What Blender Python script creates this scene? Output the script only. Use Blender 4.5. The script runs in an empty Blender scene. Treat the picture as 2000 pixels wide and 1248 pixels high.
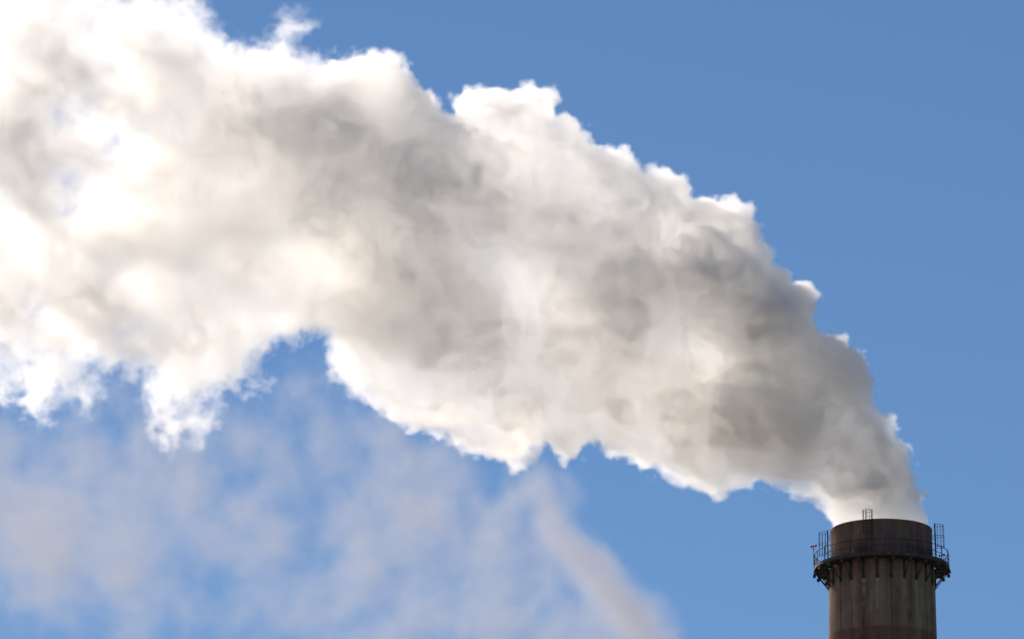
import bpy, bmesh, math, random, time
import numpy as np
from mathutils import Vector, Matrix

R = math.radians
SC = bpy.context.scene
COL = SC.collection
_t0 = time.time()
def log(*a): print('[t %.1f]' % (time.time() - _t0), *a, flush=True)

# ------------------------------------------------------------------ camera
FPX, DEPTH, PITCH = 12576.0, 480.0, R(15.85)      # focal length in pixels of a 2000 px frame
cam_d = bpy.data.cameras.new('camera')
cam = bpy.data.objects.new('camera', cam_d); COL.objects.link(cam)
cam.location = (0, 0, 1.7)
cam.rotation_euler = (R(90) + PITCH, 0, 0)
cam_d.sensor_width = 36.0
cam_d.lens = 36.0 * FPX / 2000.0
cam_d.clip_start = 1.0
cam_d.clip_end = 60000.0
SC.camera = cam
bpy.context.view_layer.update()
CM = cam.matrix_world.copy()
MPP = DEPTH / FPX                                  # metres per photo pixel at the stack
def photo_point(px, py, depth=DEPTH):
    return CM @ Vector(((px - 1000.0) / FPX * depth, (624.0 - py) / FPX * depth, -depth))

# ------------------------------------------------------------------ sky and sun
SUN_EL, SUN_AZ = R(29.0), R(-29.0)                 # azimuth from +Y, minus = left of the view
world = bpy.data.worlds.new('World'); SC.world = world
world.use_nodes = True
wt = world.node_tree; wt.nodes.clear()
sky = wt.nodes.new('ShaderNodeTexSky'); sky.sky_type = 'NISHITA'
sky.sun_disc = False
sky.sun_elevation = SUN_EL; sky.sun_rotation = SUN_AZ
sky.altitude = 600; sky.air_density = 1.0; sky.dust_density = 0.0; sky.ozone_density = 6.4
bg = wt.nodes.new('ShaderNodeBackground'); bg.inputs['Strength'].default_value = 0.079
wo = wt.nodes.new('ShaderNodeOutputWorld')
wt.links.new(sky.outputs[0], bg.inputs['Color']); wt.links.new(bg.outputs[0], wo.inputs['Surface'])

sun_d = bpy.data.lights.new('sun', 'SUN'); sun = bpy.data.objects.new('sun', sun_d); COL.objects.link(sun)
sun_d.energy = 3.6; sun_d.angle = R(0.5); sun_d.color = (1.0, 0.875, 0.735)
sd = Vector((math.sin(SUN_AZ) * math.cos(SUN_EL), math.cos(SUN_AZ) * math.cos(SUN_EL), math.sin(SUN_EL)))
sun.rotation_euler = sd.to_track_quat('Z', 'Y').to_euler()
sun.location = (0, 0, 300)

vs = SC.view_settings
vs.view_transform = 'Standard'; vs.look = 'None'; vs.gamma = 1.0; vs.exposure = 0.0; vs.use_curve_mapping = False
cy = SC.cycles
cy.max_bounces = 64; cy.volume_bounces = 60; cy.diffuse_bounces = 3; cy.transparent_max_bounces = 8
cy.volume_step_rate = 6.0; cy.volume_max_steps = 256
cy.use_adaptive_sampling = True; cy.adaptive_threshold = 0.02
cy.use_denoising = True

# ------------------------------------------------------------------ small helpers
def tag(o, label=None, cat=None, group=None, kind=None):
    if label: o['label'] = label
    if cat: o['category'] = cat
    if group: o['group'] = group
    if kind: o['kind'] = kind
    return o

def mesh_obj(name, verts, faces, mat=None, parent=None, smooth=False):
    me = bpy.data.meshes.new(name); me.from_pydata(verts, [], faces); me.update()
    o = bpy.data.objects.new(name, me); COL.objects.link(o)
    if mat: me.materials.append(mat)
    if parent: o.parent = parent
    if smooth:
        for p in me.polygons: p.use_smooth = True
    return o

class NT:
    """thin wrapper: node trees written as expressions"""
    def __init__(s, tree): s.t = tree
    def n(s, typ, **kw):
        nd = s.t.nodes.new(typ)
        for k, v in kw.items(): setattr(nd, k, v)
        return nd
    def put(s, sock, v):
        if isinstance(v, F): s.t.links.new(v.o, sock)
        elif hasattr(v, 'is_output'): s.t.links.new(v, sock)
        elif v is not None: sock.default_value = v
    def m(s, op, a, b=None, c=None, clamp=False):
        nd = s.n('ShaderNodeMath', operation=op); nd.use_clamp = clamp
        s.put(nd.inputs[0], a)
        if b is not None: s.put(nd.inputs[1], b)
        if c is not None: s.put(nd.inputs[2], c)
        return F(s, nd.outputs[0])
    def vm(s, op, a, b=None, scale=None):
        nd = s.n('ShaderNodeVectorMath', operation=op)
        s.put(nd.inputs[0], a)
        if b is not None: s.put(nd.inputs[1], b)
        if scale is not None: s.put(nd.inputs['Scale'], scale)
        return F(s, nd.outputs[0])
    def xyz(s, v):
        nd = s.n('ShaderNodeSeparateXYZ'); s.put(nd.inputs[0], v)
        return [F(s, o) for o in nd.outputs]
    def vec(s, x, y, z):
        nd = s.n('ShaderNodeCombineXYZ')
        for k, v in enumerate((x, y, z)): s.put(nd.inputs[k], v)
        return F(s, nd.outputs[0])
class F:
    def __init__(s, nt, o): s.nt, s.o = nt, o
    def __add__(s, b): return s.nt.m('ADD', s, b)
    def __radd__(s, b): return s.nt.m('ADD', s, b)
    def __sub__(s, b): return s.nt.m('SUBTRACT', s, b)
    def __rsub__(s, b): return s.nt.m('SUBTRACT', b, s)
    def __mul__(s, b): return s.nt.m('MULTIPLY', s, b)
    def __rmul__(s, b): return s.nt.m('MULTIPLY', s, b)
    def __truediv__(s, b): return s.nt.m('DIVIDE', s, b)
    def clamp(s): return s.nt.m('ADD', s, 0.0, clamp=True)
    def max(s, b): return s.nt.m('MAXIMUM', s, b)
    def min(s, b): return s.nt.m('MINIMUM', s, b)

#SMOKE_BEGIN
# ------------------------------------------------------------------ smoke
def smooth_noise(shape, cell, seed):
    """value noise in 2-D, bicubic-ish"""
    rng = np.random.default_rng(seed)
    ny, nx = int(shape[0] / cell) + 4, int(shape[1] / cell) + 4
    g = rng.random((ny, nx))
    y = np.arange(shape[0]) / cell; x = np.arange(shape[1]) / cell
    iy = y.astype(int); ix = x.astype(int); fy = y - iy; fx = x - ix
    fy = fy * fy * (3 - 2 * fy); fx = fx * fx * (3 - 2 * fx)
    a = g[iy][:, ix]; b = g[iy][:, ix + 1]; c = g[iy + 1][:, ix]; d = g[iy + 1][:, ix + 1]
    fx = fx[None, :]; fy = fy[:, None]
    return (a * (1 - fx) + b * fx) * (1 - fy) + (c * (1 - fx) + d * fx) * fy

def poly_sd(X, Y, poly):
    """signed distance (positive inside) of the points to a polygon, in pixels"""
    d2 = np.full(X.shape, 1e12); inside = np.zeros(X.shape, bool)
    n = len(poly)
    for i in range(n):
        x0, y0 = poly[i]; x1, y1 = poly[(i + 1) % n]
        ex, ey = x1 - x0, y1 - y0
        t = np.clip(((X - x0) * ex + (Y - y0) * ey) / (ex * ex + ey * ey + 1e-9), 0, 1)
        d2 = np.minimum(d2, (X - x0 - t * ex) ** 2 + (Y - y0 - t * ey) ** 2)
        if y0 != y1:
            c = ((y0 > Y) != (y1 > Y)) & (X < (x1 - x0) * (Y - y0) / (y1 - y0) + x0)
            inside ^= c
    d = np.sqrt(d2)
    return np.where(inside, d, -d)

def control(X, Y, pts, width):
    """smooth map through scattered values (normalised gaussian weights)"""
    num = np.zeros(X.shape); den = np.full(X.shape, 1e-9)
    for (x, y, v) in pts:
        w = np.exp(-((X - x) ** 2 + (Y - y) ** 2) / (2 * width * width)) + 1e-7 / (1 + ((X - x) ** 2 + (Y - y) ** 2) / width ** 2)
        num += w * v; den += w
    return num / den

OUT = [(1812,1030),(1812,1005),(1802,965),(1784,930),(1766,890),(1746,850),(1730,820),(1706,790),(1690,762),(1700,745),(1694,710),
 (1674,682),(1640,660),(1592,648),(1582,625),(1578,580),(1566,553),(1540,540),(1510,515),(1507,492),(1480,462),(1462,420),
 (1445,398),(1400,390),(1345,385),(1332,352),(1290,340),(1245,330),(1225,302),(1180,298),(1150,275),(1120,240),(1085,225),
 (1083,190),(1060,190),(1030,172),(1000,185),(980,172),(930,178),(895,190),(885,220),(855,215),(830,190),(805,180),(808,150),
 (790,125),(765,105),(720,108),(680,112),(640,108),(600,100),(597,60),(575,40),(545,38),(515,42),(480,70),(450,75),(430,50),
 (415,20),(385,-15),(300,-60),(180,-80),(40,-90),(-80,-60),(-170,60),(-200,250),(-195,450),(-170,640),(-100,760),(0,795),(50,790),(90,805),(130,785),(160,780),
 (195,765),(215,750),(240,735),(285,740),(295,790),(320,820),(355,852),(375,820),(395,790),(440,775),(500,765),(510,735),(530,700),
 (560,670),(600,655),(640,650),(650,690),(665,735),(690,765),(730,790),(780,825),(840,855),(880,850),(920,870),(960,895),
 (1010,912),(1040,890),(1060,865),(1090,890),(1130,890),(1150,865),(1175,855),(1210,885),(1260,905),(1310,920),(1350,950),
 (1405,975),(1420,950),(1460,950),(1510,950),(1580,965),(1608,990),(1624,1022),(1632,1050),(1804,1050)]

# half thickness of the plume along the line of sight, in metres
THICK = [(1720,1000,3.3),(1715,940,3.5),(1700,860,4.2),(1640,760,5.0),(1500,720,6.5),(1350,650,7.5),(1150,560,7.5),(950,480,7.8),(750,450,7.8),
 (500,400,8.0),(300,400,8.0),(100,350,7.5),(-50,400,7.0),(300,100,8.0),(0,100,8.0),(1000,750,7.0)]
# how heavy the smoke hangs there: >1 thick dark folds, <1 thin bright places
HEAVY = [(1530,620,2.8,46),(1405,525,1.35,60),(1470,655,1.3,45),(1620,705,1.4,50),(1670,740,.6,40),(1500,780,1.5,60),(1560,835,1.4,42),(1440,810,.9,45),
 (1300,560,.6,50),(1170,590,.7,60),(1240,480,.3,50),(1130,470,.5,50),(1050,420,.3,45),(950,400,.3,50),(1350,790,.5,50),(1370,870,.6,38),(1250,740,.1,60),
 (880,640,.4,80),(780,560,.6,80),(700,280,.6,90),(560,250,.45,80),(480,220,.3,60),(800,330,.3,80),(290,180,.2,80),(1700,930,1.0,50),(1740,985,.9,45),(1180,720,.1,60),(960,740,.0,60),(1020,800,-.1,80),(900,600,-.1,60),(1100,420,-.15,60),(640,490,.35,90),(1590,900,-.2,50),
 (930,240,-.4,60),(1120,310,-.3,60),(1250,390,-.25,50),(1400,440,-.3,40),(820,730,-.3,60),(900,800,-.3,60),(1040,600,-.4,60),(940,480,-.4,45),(985,540,-.2,45),(1280,645,-.4,40),(1400,700,-.5,35),(1400,915,-.4,70),(1120,880,-.3,60),(560,430,-.1,90),
 (1360,640,-.3,40),(1560,740,-.3,25),(1100,560,-.3,35),(600,500,-.1,80),(1580,920,-.2,50),(1480,720,-.2,25),(760,740,-.3,70),(1250,860,-.3,50),
 (0,60,.05,150),(560,430,.0,10),(60,480,.3,90),(450,640,.0,120),(250,500,.35,120),(120,620,.25,120),(400,400,.1,120),(130,330,.9,110),(-40,480,.4,120),(330,720,.3,80),(150,180,.15,120),
 (350,90,.05,90),(20,250,.3,90),(230,640,.1,90),(100,720,.3,80),(620,330,.3,70),(1590,600,-.2,25)]
HOLES = [(215,284,34,.9),(250,294,22,.7),(155,248,44,.75),(120,238,28,.7),(132,360,44,.75),(128,400,36,.85),(200,360,40,.7),(125,430,34,.6),(190,395,32,.7),
 (160,320,90,.5),(30,400,70,.5),(485,52,38,.85),(512,74,28,.75),(450,22,38,.75),(480,0,30,.7),(60,470,80,.5),(20,690,44,.65),(40,735,36,.5),(545,700,38,.6),(250,745,36,.5),
 (480,740,36,.5),(620,85,30,.6),(570,90,22,.5),(330,600,50,.25),(90,570,60,.4),(380,770,40,.35),(150,740,50,.3),(200,500,60,.35)]

VOX = 0.16
X0, X1, Y0, Y1, HZ = -215.0, 1830.0, -110.0, 1052.0, 14.5      # photo-pixel box and half depth in metres
ORG = photo_point(1000, 624)                                   # local origin of the smoke volume

def splat_max(A, X, Y, x, y, r, fn):
    """A = max(A, fn(distance)) inside the window round one puff"""
    st = X[0, 1] - X[0, 0]
    i0 = max(0, int((x - r - X[0, 0]) / st)); i1 = min(A.shape[1], int((x + r - X[0, 0]) / st) + 2)
    j0 = max(0, int((y - r - Y[0, 0]) / st)); j1 = min(A.shape[0], int((y + r - Y[0, 0]) / st) + 2)
    if i0 >= i1 or j0 >= j1: return
    d = np.hypot(X[j0:j1, i0:i1] - x, Y[j0:j1, i0:i1] - y)
    A[j0:j1, i0:i1] = np.maximum(A[j0:j1, i0:i1], fn(d))

def puffs(X, Y, s, rng, layers, always=()):
    """rounded billows standing out of the plume's face, in metres"""
    tot = np.zeros(X.shape)
    for n, r0, r1, k in layers:
        A = np.zeros(X.shape)
        m = 0
        while m < n:
            x = rng.uniform(X[0, 0], X[0, -1]); y = rng.uniform(Y[0, 0], Y[-1, 0]); r = rng.uniform(r0, r1)
            m += 1
            splat_max(A, X, Y, x, y, r, lambda d: np.sqrt(np.clip(1 - (d / r) ** 2, 0, 1)) * r * MPP * k)
        tot += A
    A = np.zeros(X.shape)
    for x, y, r, k in always:
        splat_max(A, X, Y, x, y, r, lambda d: np.sqrt(np.clip(1 - (d / r) ** 2, 0, 1)) * r * MPP * k)
    return np.maximum(tot, A + tot * 0.4)

FOLDS = [(1530,618,62,1.3),(1405,525,80,1.0),(1480,650,50,.9),(1620,705,58,1.0),(1680,740,45,.8),(1500,780,70,1.0),(1560,830,48,1.0),(1440,800,50,.9),
 (1300,560,80,.7),(1170,590,75,.7),(1130,470,70,.6),(1240,480,60,.6),(1370,860,45,.8),(1330,790,60,.7),(950,400,60,.5),(870,620,80,.5),(780,560,90,.5),
 (700,280,110,.6),(560,250,100,.5),(1690,900,45,.8),(1740,960,40,.8),(1060,420,55,.6),(1100,700,70,.5),(960,690,70,.5),(1240,740,60,.6)]

def smoke_maps():
    st = VOX * 0.5 / MPP
    xs = np.arange(X0, X1, st); ys = np.arange(Y0, Y1, st)
    X, Y = np.meshgrid(xs, ys)
    rng = np.random.default_rng(11)
    s = poly_sd(X, Y, OUT)
    W = np.clip((900 - X) / 700, 0, 1) ** 1.3                  # raggedness: crisp near the stack, torn far downwind
    W = np.maximum(W, 0.8 * np.exp(-((X - 560) ** 2 + (Y - 60) ** 2) / (2 * 110 ** 2)))
    W = np.clip(W, 0.0, 1.0)
    # scalloped outline
    n = len(OUT)
    for i in range(n):
        x0, y0 = OUT[i]; x1, y1 = OUT[(i + 1) % n]
        L = math.hypot(x1 - x0, y1 - y0)
        if y0 > 985 or y1 > 985 or x0 < -20: continue
        for q in range(max(1, int(L / 11))):
            t = rng.random(); r = rng.uniform(7, 30) * (1.0 if rng.random() < .7 else 1.5)
            nx, ny = (y1 - y0) / L, -(x1 - x0) / L              # outline runs anticlockwise on screen: one side is inside
            if poly_sd(np.array([[x0 + (x1 - x0) * t + nx * 4]]), np.array([[y0 + (y1 - y0) * t + ny * 4]]), OUT)[0, 0] < 0: nx, ny = -nx, -ny
            o_ = rng.uniform(.75, 1.1) * r
            splat_max(s, X, Y, x0 + (x1 - x0) * t + nx * o_, y0 + (y1 - y0) * t + ny * o_, r + 30, lambda d: r - d)
    s = s * MPP
    T = control(X, Y, THICK, 120.0)
    K = np.ones(X.shape)
    for (x, y, a, r) in HEAVY:
        K += a * np.exp(-((X - x) ** 2 + (Y - y) ** 2) / (2 * r * r))
    K = np.clip(K, 0.4, 4.0)
    H = np.zeros(X.shape)
    for (x, y, r, a) in HOLES:
        H = np.maximum(H, 0.8 * a * np.exp(-((X - x) ** 2 + (Y - y) ** 2) / (2 * r * r)))
    zc = (smooth_noise(X.shape, 3.5 / (VOX * .5) * 2, 5) - .5) * 3.0
    zc *= np.clip((1700 - X) / 300, 0, 1)
    up = np.clip((1008 - Y) / 60, 0, 1) * np.clip(s / 1.5 + 0.2, 0, 1) * (1 - 0.55 * W)
    BF = puffs(X, Y, s, rng, ((110, 90, 150, .6), (330, 45, 80, .75), (900, 20, 40, .4)), FOLDS) * up
    BB = puffs(X, Y, s, rng, ((130, 90, 150, .45), (420, 45, 80, .5), (1200, 20, 40, .5))) * up
    return X.shape, s, T, K, H, W, zc, BF, BB

def volume_nodes(name):
    g = bpy.data.node_groups.new(name, 'GeometryNodeTree')
    g.interface.new_socket('Geometry', in_out='INPUT', socket_type='NodeSocketGeometry')
    g.interface.new_socket('Geometry', in_out='OUTPUT', socket_type='NodeSocketGeometry')
    return g, NT(g), g.nodes.new('NodeGroupInput'), g.nodes.new('NodeGroupOutput')

def smoke_object(name, shape, maps, build, dims, res, mat, st):
    """a carrier mesh of map samples; geometry nodes turn it into a density volume"""
    ny, nx = shape
    me = bpy.data.meshes.new(name)
    me.vertices.add(nx * ny)
    for k, v in maps.items():
        a = me.attributes.new(k, 'FLOAT', 'POINT'); a.data.foreach_set('value', np.ascontiguousarray(v, dtype=np.float32).ravel())
    me.materials.append(mat)
    o = bpy.data.objects.new(name, me); COL.objects.link(o)
    g, nt, gi, go = volume_nodes(name + '_density')
    pos = F(nt, nt.n('GeometryNodeInputPosition').outputs[0])
    (ax, bx), (ay, by), (az, bz) = dims
    def sampler(px, py):
        ix = nt.m('ROUND', ((px - ax) / st)).max(0.0).min(float(nx - 1))
        iy = nt.m('ROUND', ((by - py) / st)).max(0.0).min(float(ny - 1))
        idx = iy * float(nx) + ix
        def get(k):
            at = nt.n('GeometryNodeInputNamedAttribute', data_type='FLOAT'); at.inputs['Name'].default_value = k
            sm = nt.n('GeometryNodeSampleIndex', data_type='FLOAT', domain='POINT')
            g.links.new(gi.outputs[0], sm.inputs['Geometry'])
            nt.put(sm.inputs['Value'], at.outputs[0])
            g.links.new(idx.o, sm.inputs['Index'])
            return F(nt, sm.outputs[0])
        return get
    dens = build(nt, pos, sampler)
    vc = nt.n('GeometryNodeVolumeCube')
    nt.put(vc.inputs['Density'], dens)
    vc.inputs['Background'].default_value = 0.0
    vc.inputs['Min'].default_value = (ax, ay, az); vc.inputs['Max'].default_value = (bx, by, bz)
    for k, v in zip(('Resolution X', 'Resolution Y', 'Resolution Z'), res): vc.inputs[k].default_value = int(v)
    sm = nt.n('GeometryNodeSetMaterial'); sm.inputs['Material'].default_value = mat
    g.links.new(vc.outputs[0], sm.inputs[0]); g.links.new(sm.outputs[0], go.inputs[0])
    md = o.modifiers.new('density', 'NODES'); md.node_group = g
    o.matrix_world = Matrix.Translation(ORG) @ CM.to_3x3().to_4x4()
    return o

def smoke_mat(name, color, density, aniso, absorb=(0, 0, 0)):
    m = bpy.data.materials.new(name); m.use_nodes = True
    t = m.node_tree; t.nodes.clear()
    pv = t.nodes.new('ShaderNodeVolumePrincipled'); out = t.nodes.new('ShaderNodeOutputMaterial')
    pv.inputs['Color'].default_value = (*color, 1); pv.inputs['Density'].default_value = density
    pv.inputs['Anisotropy'].default_value = aniso
    pv.inputs['Absorption Color'].default_value = (*absorb, 1)
    t.links.new(pv.outputs[0], out.inputs['Volume'])
    return m

def noise3(nt, p, scale, detail, rough=0.5, lac=2.0, kind='FBM', col=False):
    n = nt.n('ShaderNodeTexNoise', noise_dimensions='3D', noise_type=kind)
    nt.put(n.inputs['Vector'], p)
    n.inputs['Scale'].default_value = scale; n.inputs['Detail'].default_value = detail
    n.inputs['Roughness'].default_value = rough; n.inputs['Lacunarity'].default_value = lac
    return F(nt, n.outputs[1 if col else 0])

def cells(nt, p, scale, seed):
    v = nt.n('ShaderNodeTexVoronoi', voronoi_dimensions='3D', feature='F1')
    nt.put(v.inputs['Vector'], nt.vm('ADD', p, (seed * 7.31, seed * 3.17, seed * 5.73)))
    v.inputs['Scale'].default_value = scale
    return F(nt, v.outputs['Distance'])

def plume_density(nt, pos, sampler):
    warp = nt.vm('SUBTRACT', noise3(nt, pos, 0.33, 3.0, 0.55, col=True), (0.5, 0.5, 0.5))
    x0, y0, z0 = nt.xyz(pos)
    W0 = sampler(x0, y0)('w')
    p1 = nt.vm('ADD', pos, nt.vm('SCALE', warp, scale=W0 * 2.4 + 0.6))
    curl = nt.vm('SUBTRACT', noise3(nt, pos, 1.3, 2.0, 0.6, col=True), (0.5, 0.5, 0.5))
    p2 = nt.vm('ADD', p1, nt.vm('SCALE', curl, scale=0.65))
    px, py, pz = nt.xyz(p2)
    get = sampler(px, py)
    s, T, K, H, W, zc, bf, bb = [get(k) for k in ('s', 'T', 'k', 'h', 'w', 'zc', 'bf', 'bb')]
    rise = nt.m('ADD', (y0 + 15.4) / 3.0, 0.0, clamp=True)
    front = nt.m('ADD', (pz - zc) * 0.5, 0.5, clamp=True)
    Th = T * nt.m('POWER', 1.0 + (K - 1.0) * rise, 0.45) * 0.72 + bf * front + bb * (1.0 - front)
    S = T * 0.95
    a = ((S - s) / S).max(0.0)
    b = (pz - zc) / (Th * (1.0 - W * 0.35))
    e = 1.0 - nt.m('SQRT', a * a + b * b)
    sdf = e * S
    core = (sdf - 1.0).clamp() * 0.004                           # no empty pockets inside
    calm = nt.m('SUBTRACT', 1.0, W * 0.75)
    bill = ((0.50 - cells(nt, p1, 0.22, 1)) * 0.9 + (0.52 - cells(nt, p2, 0.50, 2)) * 1.2
            + (0.52 - cells(nt, p2, 1.1, 3)) * 0.75 + (0.50 - cells(nt, p2, 2.3, 4)) * 0.3) * calm
    wisp = (noise3(nt, p1, 0.42, 3.0, 0.55) - 0.5) * (W * 6.0)
    # torn fringe: fine turbulence eats into the outer layer, deeper where the plume is old
    layer = W * 3.4 + 0.55
    gnaw = nt.m('ADD', (noise3(nt, p2, 0.8, 7.0, 0.68) - 0.32) * 2.8, 0.0, clamp=True)
    # nothing displaced at the mouth of the stack
    free = nt.m('ADD', (y0 + 15.4) / 2.5, 0.1, clamp=True)
    sdf = sdf + (bill + wisp + 0.1 + W * 0.6 + (0.42 - gnaw) * layer) * free - H * (gnaw * 4.5 + 0.8)
    edge = W * 1.0 + 0.3
    dens = (sdf / edge).clamp() * (1.0 + 9.0 * nt.m('EXPONENT', sdf.max(0.0) * -2.2) * nt.m('SUBTRACT', 1.0, W * 1.1, clamp=True))
    fine = noise3(nt, p1, 0.8, 4.0, 0.6)
    body = noise3(nt, p1, 0.24, 3.0, 0.55)
    thin = nt.m('SUBTRACT', 1.0, H * (gnaw * 0.9 + 0.6), clamp=True).max(0.02)
    shred = ((noise3(nt, p2, 0.55, 6.0, 0.7) - 0.5) * (W * 6.5) + 1.0).max(0.08)
    dens = dens * thin * shred * (fine * 1.2 + 0.4) * ((body - 0.5) * (2.0 + W * 3.0) + 1.0).max(0.2)
    return (dens * nt.m('POWER', K, 0.9) * (1.0 + W * 0.45) - 0.004).max(core)

shp, s_, T_, K_, H_, W_, Z_, BF_, BB_ = smoke_maps()
dims = (((X0 - 1000) * MPP, (X1 - 1000) * MPP), ((624 - Y1) * MPP, (624 - Y0) * MPP), (-HZ, HZ))
res = [round((b - a) / VOX) for a, b in dims]
M_SMOKE = smoke_mat('white_smoke', (0.998, 0.993, 0.983), 0.235, 0.8)
plume = smoke_object('smoke', shp, {'s': s_, 'T': T_, 'k': K_, 'h': H_, 'w': W_, 'zc': Z_, 'bf': BF_, 'bb': BB_}, plume_density, dims, res, M_SMOKE, VOX * 0.5)
tag(plume, 'dense white and grey smoke plume pouring from the chimney mouth and drifting left', 'smoke', kind='stuff')
log('plume', res, shp)
#SMOKE_END


#VEIL_BEGIN
# a second, thin smoke drifting behind, from a stack below the frame
VEIL = [(1010,1150,.35,80),(860,1000,.5,70),(850,900,.42,55),(740,850,.36,70),(650,900,.3,60),(760,1000,.4,90),(700,1100,.4,110),(900,1200,.42,110),(1060,1270,.38,80),
 (560,880,.3,80),(480,840,.28,60),(480,1050,.42,110),(340,930,.38,120),(150,1010,.55,130),(60,1080,.5,110),(0,980,.42,90),(250,1120,.35,110),(30,880,.25,60),
 (550,1250,.22,140),(300,1320,.2,150),(600,760,.25,80),(300,830,.26,100),(720,1260,.35,130),(-120,1000,.4,120),(1050,1060,.4,45),(1130,1200,.4,55),(1180,1280,.45,60)]
def strand(pts, n):
    out = []
    for (x0, y0, a0, r0), (x1, y1, a1, r1) in zip(pts[:-1], pts[1:]):
        for k in range(n):
            t = k / n; out.append((x0 + (x1 - x0) * t, y0 + (y1 - y0) * t, a0 + (a1 - a0) * t, r0 + (r1 - r0) * t))
    return out
VEIL += [(x, y, a * 0.6, r) for x, y, a, r in strand([(1058,905,.4,14),(1062,960,.6,22),(1080,1030,.8,26),(1135,1090,.95,32),(1195,1160,1.0,36),(1240,1220,1.0,38),(1290,1300,1.0,40)], 3)
    + strand([(1050,920,.4,16),(1010,968,.5,28),(975,1010,.5,30),(940,1055,.45,38),(960,1100,.4,36)], 3) + strand([(1085,910,.3,16),(1112,955,.45,24),(1118,1000,.3,24)], 2)]
VV = 0.3
VORG = photo_point(1000, 624, DEPTH + 30.0)
def veil_maps():
    st = VV * 0.5 / MPP
    xs = np.arange(-215, 1420, st); ys = np.arange(680, 1330, st)
    X, Y = np.meshgrid(xs, ys)
    O = np.zeros(X.shape)
    for (x, y, a, r) in VEIL:
        O = np.sqrt(O * O + (a * np.exp(-((X - x) ** 2 + (Y - y) ** 2) / (2 * r * r))) ** 2)
    E = np.clip((X + 215) / 60, 0, 1) * np.clip((1420 - X) / 60, 0, 1) * np.clip((1330 - Y) / 60, 0, 1) * np.clip((Y - 680) / 60, 0, 1)
    return X.shape, O * E
def veil_density(nt, pos, sampler):
    warp = nt.vm('SUBTRACT', noise3(nt, pos, 0.13, 3.0, 0.55, col=True), (0.5, 0.5, 0.5))
    p1 = nt.vm('ADD', pos, nt.vm('SCALE', warp, scale=2.2))
    px, py, pz = nt.xyz(p1)
    o = sampler(px, py)('o')
    fb = noise3(nt, p1, 0.30, 7.0, 0.62)
    prof = 1.0 - nt.m('ABSOLUTE', pz) / 4.0
    d = ((o * 1.3 + (fb - 0.5) * 2.2 - 0.27).max(0.0) + o * 0.18) * prof.max(0.0)
    return (d - 0.01).max(0.0)
vshp, vo_ = veil_maps()
vdims = (((-215 - 1000) * MPP, (1420 - 1000) * MPP), ((624 - 1330) * MPP, (624 - 680) * MPP), (-5.0, 5.0))
M_VEIL = smoke_mat('thin_smoke', (0.97, 0.95, 0.96), 0.32, 0.3)
ORG_KEEP = ORG
ORG = VORG
veil = smoke_object('thin_smoke', vshp, {'o': vo_}, veil_density, vdims, [round((b - a) / VV) for a, b in vdims], M_VEIL, VV * 0.5)
k_ = (DEPTH + 30.0) / DEPTH
veil.scale = (k_, k_, k_)
ORG = ORG_KEEP
tag(veil, 'thin lavender smoke drifting in torn strands low behind the main plume', 'smoke', kind='stuff')
#VEIL_END

# ------------------------------------------------------------------ materials
def pmat(name):
    m = bpy.data.materials.new(name); m.use_nodes = True
    t = m.node_tree; b = t.nodes['Principled BSDF']
    return m, NT(t), b
def ramp(nt, v, stops):
    n = nt.n('ShaderNodeValToRGB'); e = n.color_ramp.elements
    while len(e) < len(stops): e.new(0.5)
    for k, (p, c) in enumerate(stops):
        e[k].position = p; e[k].color = (*c, 1) if isinstance(c, tuple) else (c, c, c, 1)
    nt.put(n.inputs[0], v)
    return F(nt, n.outputs[0])
def mix(nt, f, a, b, mode='MIX'):
    n = nt.n('ShaderNodeMix', data_type='RGBA', blend_type=mode)
    nt.put(n.inputs[0], f)
    nt.put(n.inputs[6], a if isinstance(a, F) else (*a, 1)); nt.put(n.inputs[7], b if isinstance(b, F) else (*b, 1))
    return F(nt, n.outputs[2])
def tex(nt, p, scale, detail=4.0, rough=0.55):
    return noise3(nt, p, scale, detail, rough)

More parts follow.
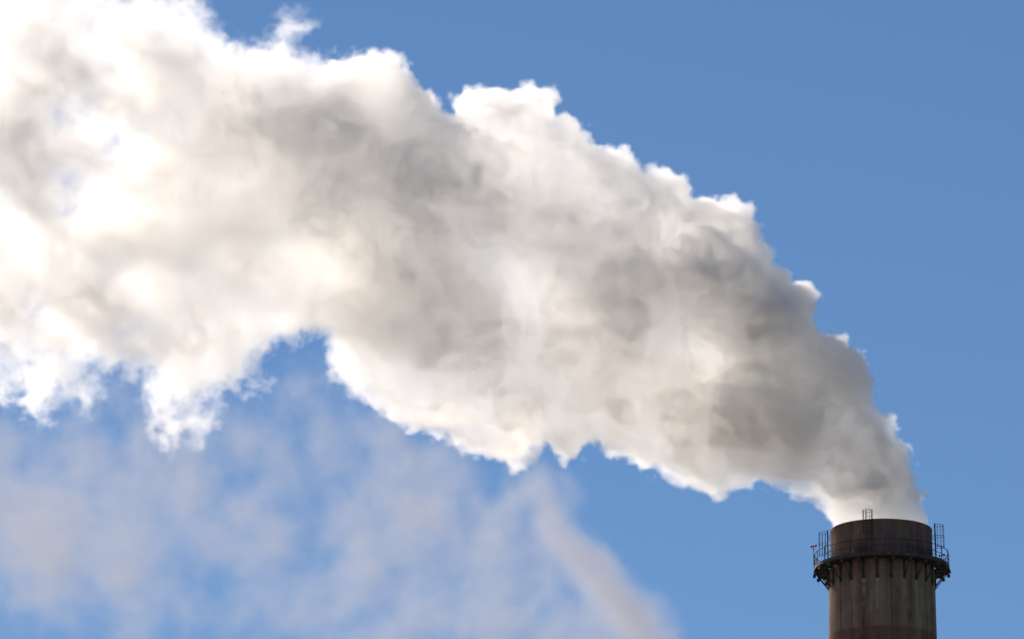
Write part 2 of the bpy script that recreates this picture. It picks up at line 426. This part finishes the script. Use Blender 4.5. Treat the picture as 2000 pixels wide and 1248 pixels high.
def painted_concrete():
    """weathered concrete; object coordinates, z measured from the chimney mouth (negative below)"""
    m, nt, b = pmat('stained_concrete')
    tc = nt.n('ShaderNodeTexCoord'); P = F(nt, tc.outputs['Object'])
    x, y, z = nt.xyz(P)
    ang = nt.m('ARCTAN2', x, nt.m('MULTIPLY', y, -1.0))
    # streaks: noise stretched down the shaft
    ring = nt.vec(x, y, z * 0.06)
    st1 = tex(nt, ring, 1.7, 5.0, 0.6)
    st2 = tex(nt, nt.vec(x, y, z * 0.03), 5.0, 3.0, 0.6)
    blot = tex(nt, P, 0.9, 5.0, 0.6)
    base = ramp(nt, st1 * 0.65 + blot * 0.35, [(0.33, (0.17, 0.108, 0.074)), (0.47, (0.29, 0.192, 0.128)), (0.56, (0.34, 0.245, 0.165)), (0.68, (0.44, 0.33, 0.235))])
    # base colour turns darker and greener towards the right-hand side
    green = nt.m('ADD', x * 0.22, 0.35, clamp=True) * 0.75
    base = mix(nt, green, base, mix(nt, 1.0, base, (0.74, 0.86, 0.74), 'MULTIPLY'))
    hue = ramp(nt, tex(nt, nt.vec(x, y, z * 0.12), 0.9, 4.0, 0.6), [(0.44, 0.0), (0.58, 1.0)])
    base = mix(nt, hue * 0.7, base, mix(nt, 1.0, base, (0.86, 0.66, 0.72), 'MULTIPLY'))
    # old red paint: a band below, worn remains of one above the platform
    wob = (tex(nt, P, 0.8, 3.0) - 0.5) * 0.25
    low = nt.m('ADD', (-8.05 - z + wob) * 5.0, 0.0, clamp=True)
    high = nt.m('ADD', (z + 3.1 + wob) * 5.0, 0.0, clamp=True)
    wear = ramp(nt, tex(nt, nt.vec(x, y, z * 0.15), 1.3, 5.0, 0.65), [(0.40, 0.0), (0.58, 1.0)])
    redc = mix(nt, st2, (0.15, 0.045, 0.042), (0.25, 0.10, 0.082))
    col = mix(nt, low * (wear * 0.35 + 0.42), base, redc)
    col = mix(nt, high * wear * 0.5, col, redc)
    # soot on the top section, heavier just above the deck
    sootn = tex(nt, nt.vec(x, y, z * 0.2), 1.1, 4.0, 0.6)
    soot = high * ramp(nt, sootn, [(0.36, 0.2), (0.62, 0.85)])
    col = mix(nt, soot * 0.75, col, (0.12, 0.088, 0.088))
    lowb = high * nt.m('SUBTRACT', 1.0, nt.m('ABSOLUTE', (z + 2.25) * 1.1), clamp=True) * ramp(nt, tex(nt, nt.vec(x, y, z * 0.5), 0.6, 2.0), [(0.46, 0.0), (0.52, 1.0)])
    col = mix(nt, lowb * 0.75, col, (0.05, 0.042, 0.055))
    # lime and rust runs under each bracket (every 15 degrees)
    k = (ang * (180 / math.pi) + 5.0) / 15.0
    kr = nt.m('ROUND', k + (tex(nt, nt.vec(0.0, 0.0, z), 0.5, 2.0) - 0.5) * 0.10)
    dk = nt.m('ABSOLUTE', k - kr + (tex(nt, nt.vec(kr * 3.7, 1.0, z), 0.7, 4.0) - 0.5) * 0.22)
    wn = nt.n('ShaderNodeTexWhiteNoise', noise_dimensions='1D'); nt.put(wn.inputs['W'], kr)
    rnd = F(nt, wn.outputs[0])
    below = nt.m('ADD', (-4.3 - z) * 3.0, 0.0, clamp=True)
    fade = nt.m('SUBTRACT', 1.0, (-4.3 - z) / (rnd * 4.0 + 2.2), clamp=True)
    runs = ramp(nt, tex(nt, nt.vec(kr * 9.1, 0.0, z), 1.3, 4.0, 0.7), [(0.40, 0.15), (0.56, 1.0)])
    line = nt.m('SUBTRACT', 1.3, dk / 0.12, clamp=True)
    side = nt.m('SUBTRACT', 1.15, nt.m('ABSOLUTE', ang * (180 / math.pi) + 24.0) / 26.0, clamp=True) * 0.85 + rnd * 0.25
    pale = nt.m('MULTIPLY', line * below * fade * runs * side, 1.35, clamp=True)
    col = mix(nt, pale, col, (0.62, 0.56, 0.52))
    dark = nt.m('SUBTRACT', 1.0, dk / 0.16, clamp=True) * below * nt.m('SUBTRACT', 1.1, rnd * 1.4, clamp=True)
    col = mix(nt, dark * 0.65, col, (0.09, 0.065, 0.05))
    # faint pale drips from the top edge
    dr = ramp(nt, tex(nt, nt.vec(x, y, z * 0.05), 3.4, 3.0, 0.6), [(0.60, 0.0), (0.72, 1.0)]) * high * nt.m('ADD', 1.0, z * 0.5, clamp=True)
    col = mix(nt, dr * 0.55, col, (0.3, 0.25, 0.22))
    # small pale spalls
    sp = ramp(nt, tex(nt, P, 3.2, 4.0, 0.7), [(0.64, 0.0), (0.74, 1.0)])
    col = mix(nt, sp * 0.35, col, (0.32, 0.27, 0.21))
    nt.put(b.inputs['Base Color'], col)
    b.inputs['Roughness'].default_value = 0.93
    b.inputs['Specular IOR Level'].default_value = 0.15
    # pour joints and surface grain
    joint = nt.m('PINGPONG', z, 0.6)
    jl = nt.m('SUBTRACT', 1.0, joint / 0.03, clamp=True)
    hgt = tex(nt, P, 6.0, 5.0, 0.6) * 0.4 + st2 * 1.1 - jl * 0.5
    bp = nt.n('ShaderNodeBump'); bp.inputs['Strength'].default_value = 0.6; bp.inputs['Distance'].default_value = 0.06
    nt.put(bp.inputs['Height'], hgt); nt.t.links.new(bp.outputs[0], b.inputs['Normal'])
    return m

def rusty_steel(name, dark, rust):
    m, nt, b = pmat(name)
    tc = nt.n('ShaderNodeTexCoord'); P = F(nt, tc.outputs['Object'])
    n = tex(nt, P, 2.3, 5.0, 0.65)
    nt.put(b.inputs['Base Color'], ramp(nt, n, [(0.42, dark), (0.62, rust)]))
    b.inputs['Roughness'].default_value = 0.75; b.inputs['Metallic'].default_value = 0.15
    return m
M_CONC = painted_concrete()
M_STEEL = rusty_steel('painted_steel', (0.028, 0.036, 0.045), (0.07, 0.05, 0.04))
M_DECK = rusty_steel('deck_steel', (0.05, 0.045, 0.042), (0.12, 0.085, 0.06))
M_BRACK = rusty_steel('bracket_steel', (0.035, 0.038, 0.04), (0.085, 0.065, 0.05))

def soot_mat():
    m, nt, b = pmat('sooty_lining')
    tc = nt.n('ShaderNodeTexCoord'); P = F(nt, tc.outputs['Object'])
    nt.put(b.inputs['Base Color'], ramp(nt, tex(nt, P, 1.5), [(0.4, (0.02, 0.018, 0.017)), (0.7, (0.06, 0.05, 0.045))]))
    b.inputs['Roughness'].default_value = 0.95
    return m
M_SOOT = soot_mat()
def lamp_glass():
    m, nt, b = pmat('red_lamp_glass')
    tc = nt.n('ShaderNodeTexCoord'); P = F(nt, tc.outputs['Object'])
    nt.put(b.inputs['Base Color'], ramp(nt, tex(nt, P, 9.0), [(0.4, (0.16, 0.03, 0.02)), (0.7, (0.30, 0.07, 0.04))]))
    b.inputs['Roughness'].default_value = 0.3
    return m
M_LAMP = lamp_glass()

# ------------------------------------------------------------------ mesh builders
class MB:
    def __init__(s): s.v = []; s.f = []
    def add(s, vs_, fs):
        o = len(s.v); s.v += [tuple(q) for q in vs_]; s.f += [tuple(i + o for i in q) for q in fs]; return s
    def tube(s, pts, r, n=6, closed=False):
        pts = [Vector(p) for p in pts]; N = len(pts); rings = []
        for i, p in enumerate(pts):
            if closed: d = pts[(i + 1) % N] - pts[i - 1]
            else: d = pts[min(i + 1, N - 1)] - pts[max(i - 1, 0)]
            d.normalize()
            up = Vector((0, 0, 1)) if abs(d.z) < 0.9 else Vector((1, 0, 0))
            a = d.cross(up).normalized(); b = d.cross(a).normalized()
            rings.append([p + a * (r * math.cos(2 * math.pi * k / n)) + b * (r * math.sin(2 * math.pi * k / n)) for k in range(n)])
        vs_ = [q for ring in rings for q in ring]; fs = []
        for i in range(N if closed else N - 1):
            j = (i + 1) % N
            for k in range(n):
                l = (k + 1) % n
                fs.append((i * n + k, i * n + l, j * n + l, j * n + k))
        if not closed:
            fs.append(tuple(range(n))[::-1]); fs.append(tuple((N - 1) * n + k for k in range(n)))
        return s.add(vs_, fs)
    def bar(s, a, b, w, h, side):
        """rectangular bar from a to b; width w along side, height h across"""
        a, b, side = Vector(a), Vector(b), Vector(side).normalized()
        d = (b - a).normalized(); u = d.cross(side).normalized()
        vs_ = [p + side * (sx * w / 2) + u * (sy * h / 2) for p in (a, b) for sx, sy in ((-1, -1), (1, -1), (1, 1), (-1, 1))]
        return s.add(vs_, [(0, 1, 2, 3)[::-1], (4, 5, 6, 7), (0, 1, 5, 4), (1, 2, 6, 5), (2, 3, 7, 6), (3, 0, 4, 7)])
    def lathe(s, prof, n, closed=False):
        """prof: list of (r, z); closed ring profile if closed"""
        vs_ = []; fs = []; m = len(prof)
        for i in range(n):
            a = 2 * math.pi * i / n
            for r, z in prof: vs_.append((r * math.sin(a), -r * math.cos(a), z))
        for i in range(n):
            j = (i + 1) % n
            for k in range(m if closed else m - 1):
                l = (k + 1) % m
                fs.append((i * m + k, j * m + k, j * m + l, i * m + l))
        return s.add(vs_, fs)
    def build(s, name, mat, parent=None, smooth=False, loc=None, rz=0.0):
        o = mesh_obj(name, s.v, s.f, mat, parent, smooth)
        bm = bmesh.new(); bm.from_mesh(o.data); bmesh.ops.recalc_face_normals(bm, faces=bm.faces); bm.to_mesh(o.data); bm.free()
        if loc: o.location = loc
        o.rotation_euler.z = rz
        return o
def smooth_angle(o, deg=35):
    for p in o.data.polygons: p.use_smooth = True
    try: o.data.set_sharp_from_angle(angle=R(deg))
    except Exception: pass
def P3(r, th, z):
    """angle from the side that faces the camera, plus = to the right in the photo"""
    t = R(th); return Vector((r * math.sin(t), -r * math.cos(t), z))
def rad(th): t = R(th); return Vector((math.sin(t), -math.cos(t), 0))
def tan(th): t = R(th); return Vector((math.cos(t), math.sin(t), 0))

# ------------------------------------------------------------------ chimney
RIM = photo_point(1721, 1036)
az = math.atan2(RIM.x, RIM.y)
chimney = bpy.data.objects.new('industrial_chimney', None); COL.objects.link(chimney)
chimney.location = (RIM.x, RIM.y, 0.0); chimney.rotation_euler = (0, 0, -az)
tag(chimney, 'tall round streaked concrete chimney with faded red bands and a railed platform near its top', 'chimney')
ZT = RIM.z                      # parts hang from the height of the mouth
def at_top(o): o.location.z = ZT; return o
RT = 3.79                       # radius at the mouth
zp = -2.92                      # deck level
def wall_r(z): return 3.93 + 0.0135 * (-3.0 - z)

sh = MB()
prof = [(wall_r(-ZT), -ZT)] + [(wall_r(z), z) for z in np.arange(-int(ZT) + 1, -3.2, 1.2)] + [(wall_r(-3.2), -3.2), (wall_r(-3.0), -3.02), (RT + 0.05, -3.0)]
sh.lathe(prof, 128)
o = at_top(sh.build('shaft', M_CONC, chimney)); smooth_angle(o)
tp = MB()
tp.lathe([(RT + 0.035, -2.998), (RT + 0.02, -2.0), (RT, -1.0), (RT - 0.01, -0.2), (RT + 0.012, -0.16), (RT + 0.012, -0.03), (RT - 0.02, 0.0), (RT - 0.36, 0.0), (RT - 0.40, -0.05), (RT - 0.40, -2.998)], 128)
o = at_top(tp.build('top_section', M_CONC, chimney)); smooth_angle(o)
ln = MB(); ln.lathe([(RT - 0.41, -0.25), (RT - 0.5, -0.25), (RT - 0.5, -18.0), (0.01, -18.0)], 96)
o = at_top(ln.build('flue_lining', M_SOOT, chimney)); smooth_angle(o)

# platform
RO, RI = 5.02, 4.02
dk = MB()
dk.lathe([(RI, 0.0), (RO, 0.0), (RO, -0.05), (RI, -0.05)], 96, True)
dk.lathe([(RO + 0.003, 0.12), (RO + 0.018, 0.12), (RO + 0.018, -0.14), (RO - 0.06, -0.14), (RO - 0.06, -0.125), (RO + 0.003, -0.125)], 96, True)
dk.lathe([(RI - 0.02, 0.03), (RI - 0.003, 0.03), (RI - 0.003, -0.14), (RI - 0.02, -0.14)], 96, True)
platform = dk.build('platform', M_DECK, chimney); platform.location.z = ZT + zp
# one bracket, copied round
def bracket_mesh():
    b = MB(); rd, tg, up = rad(0), tan(0), Vector((0, 0, 1))
    rw = 4.0
    b.bar(P3(rw - 0.03, 0, -0.225), P3(RO + 0.06, 0, -0.225), 0.09, 0.13, tg)          # cantilever beam
    b.bar(P3(rw - 0.0, 0, -0.16), P3(rw - 0.0, 0, -1.50), 0.12, 0.10, tg)             # wall leg
    b.bar(P3(rw + 0.02, 0, -1.44), P3(RO - 0.12, 0, -0.28), 0.075, 0.075, tg)         # diagonal
    b.bar(P3(rw - 0.04, 0, -1.60), P3(rw - 0.04, 0, -1.36), 0.26, 0.05, tg)           # wall plate
    b.bar(P3(rw - 0.04, 0, -0.50), P3(rw - 0.04, 0, -0.26), 0.24, 0.05, tg)
    b.bar(P3(RO + 0.02, 0, -0.30), P3(RO + 0.02, 0, -0.50), 0.20, 0.20, tg)           # end block
    b.bar(P3(RO - 0.30, 0, -0.292), P3(RO - 0.08, 0, -0.292), 0.16, 0.02, tg)
    return b
TH_B = [-5 + 15 * k for k in range(24)]
br0 = bracket_mesh().build('bracket', M_BRACK, platform)
br0.rotation_euler.z = R(TH_B[0])
for t in TH_B[1:]:
    c = br0.copy(); COL.objects.link(c); c.parent = platform; c.rotation_euler.z = R(t)
# railing
TH_P = [2.6 + 15 * k for k in range(24)]
RR = RO - 0.02
pm = MB(); pm.bar(P3(RR, 0, 0.0), P3(RR, 0, 1.10), 0.05, 0.05, tan(0)); pm.bar(P3(RR - 0.03, 0, 0.006), P3(RR + 0.03, 0, 0.006), 0.10, 0.012, tan(0))
po = pm.build('railing_post', M_STEEL, platform); po.rotation_euler.z = R(TH_P[0])
for t in TH_P[1:]:
    c = po.copy(); COL.objects.link(c); c.parent = platform; c.rotation_euler.z = R(t)
for h, r in ((1.10, 0.028), (0.58, 0.022)):
    MB().tube([P3(RR, 2.6 + 15 * k, h) for k in range(24)], r, 6, True).build('handrail', M_STEEL, platform)

# caged ladders
def ladder(th, top, hoops=3, lean=0.0):
    lm = MB(); rl = RT + 0.20; w = 0.23
    base = P3(rl, th, 0); tg = tan(th); rd = rad(th)
    zb = zp + 0.02
    for sgn in (-1, 1):
        lm.bar(base + tg * (w * sgn) + Vector((0, 0, zb)) + rd * lean, base + tg * (w * sgn) + Vector((0, 0, top + 0.14)), 0.035, 0.07, tg)
    z = zb + 0.25
    while z < top:
        q = rd * (lean * (top - z) / (top - zb))
        lm.tube([base + q - tg * w + Vector((0, 0, z)), base + q + tg * w + Vector((0, 0, z))], 0.014, 5); z += 0.28
    for z in (-0.35, -0.62, -1.45, -1.75, -2.55):
        if z < top:
            for sgn in (-1, 1):
                lm.tube([base + tg * (w * sgn) + Vector((0, 0, z)), base + tg * (w * sgn) - rd * 0.22 + Vector((0, 0, z))], 0.018, 5)
    L = at_top(lm.build('caged_ladder', M_STEEL, chimney))
    cr = 0.37; cc = base + rd * 0.30
    def cp(a, z, q=0): return cc + rd * (cr * math.cos(a)) + tg * (cr * math.sin(a)) + Vector((0, 0, z)) + rd * q
    A = [(-2.35 + 4.7 * k / 16) for k in range(17)]
    zs = [top - 0.84 * k for k in range(hoops)]
    for z in zs:
        q = lean * (top - z) / (top - zb)
        hm = MB()
        pts = [base + tg * (-w) + rd * q + Vector((0, 0, z))] + [cp(a, z, q) for a in A] + [base + tg * w + rd * q + Vector((0, 0, z))]
        hm.tube(pts, 0.017, 5).build('cage_hoop', M_STEEL, L)
    for k in range(7):
        a = -1.9 + 3.8 * k / 6
        q = lean * (top - zs[-1]) / (top - zb)
        MB().bar(cp(a, top + 0.012), cp(a, zs[-1] - 0.02, q), 0.024, 0.024, tg).build('cage_bar', M_STEEL, L)
    return L
ladder(-13.2, 0.52, 3)
ladder(-92.0, -0.07, 3)
ladder(94.0, 0.42, 3, 0.09)

# things hung on the railing: obstruction lights
def warning_light(th, h, label, spread):
    root = bpy.data.objects.new('warning_light', None); COL.objects.link(root)
    q = chimney.matrix_basis @ P3(RR + 0.045, th, ZT + zp)
    root.location = q; root.rotation_euler = (0, 0, -az + R(35))
    tag(root, label, 'warning light', 'obstruction lights on the chimney platform')
    MB().tube([(0, 0, 0.05), (0, 0, h)], 0.022, 6).build('pole', M_STEEL, root)
    for k, (dx, dz) in enumerate(((-spread, -0.06), (0, 0.0), (spread, 0.06))):
        am = MB().tube([(0, 0, h - 0.12), (dx * 0.6, 0, h - 0.10), (dx, 0, h), (dx, 0, h + 0.06 + dz)], 0.014, 5).build('arm', M_STEEL, root)
        hd = MB(); z0 = h + 0.06 + dz
        prof = [(0.001, z0), (0.04, z0), (0.055, z0 + 0.03), (0.07, z0 + 0.035), (0.075, z0 + 0.14), (0.05, z0 + 0.18), (0.001, z0 + 0.2)]
        hd.lathe(prof, 12); hd.v = [(a + dx, b, c) for a, b, c in hd.v]
        l = hd.build('lamp_head', M_LAMP, root); smooth_angle(l)
    return root
warning_light(-88, 1.62, 'three headed red warning lamp on a tall pole at the left end of the platform', 0.2)
warning_light(117, 1.38, 'three headed red warning lamp standing low behind the right railing', 0.2)
# ------------------------------------------------------------------ ground
def mat_simple(name, col, rough=0.8, metal=0.0):
    m = bpy.data.materials.new(name); m.use_nodes = True
    b = m.node_tree.nodes['Principled BSDF']
    b.inputs['Base Color'].default_value = (*col, 1); b.inputs['Roughness'].default_value = rough; b.inputs['Metallic'].default_value = metal
    return m
gm = mat_simple('dry_ground', (0.2, 0.17, 0.13), 0.95)
G = 30000
g = mesh_obj('ground', [(-G, -G, 0), (G, -G, 0), (G, G, 0), (-G, G, 0)], [(0, 1, 2, 3)], gm)
tag(g, kind='structure')
log('done')
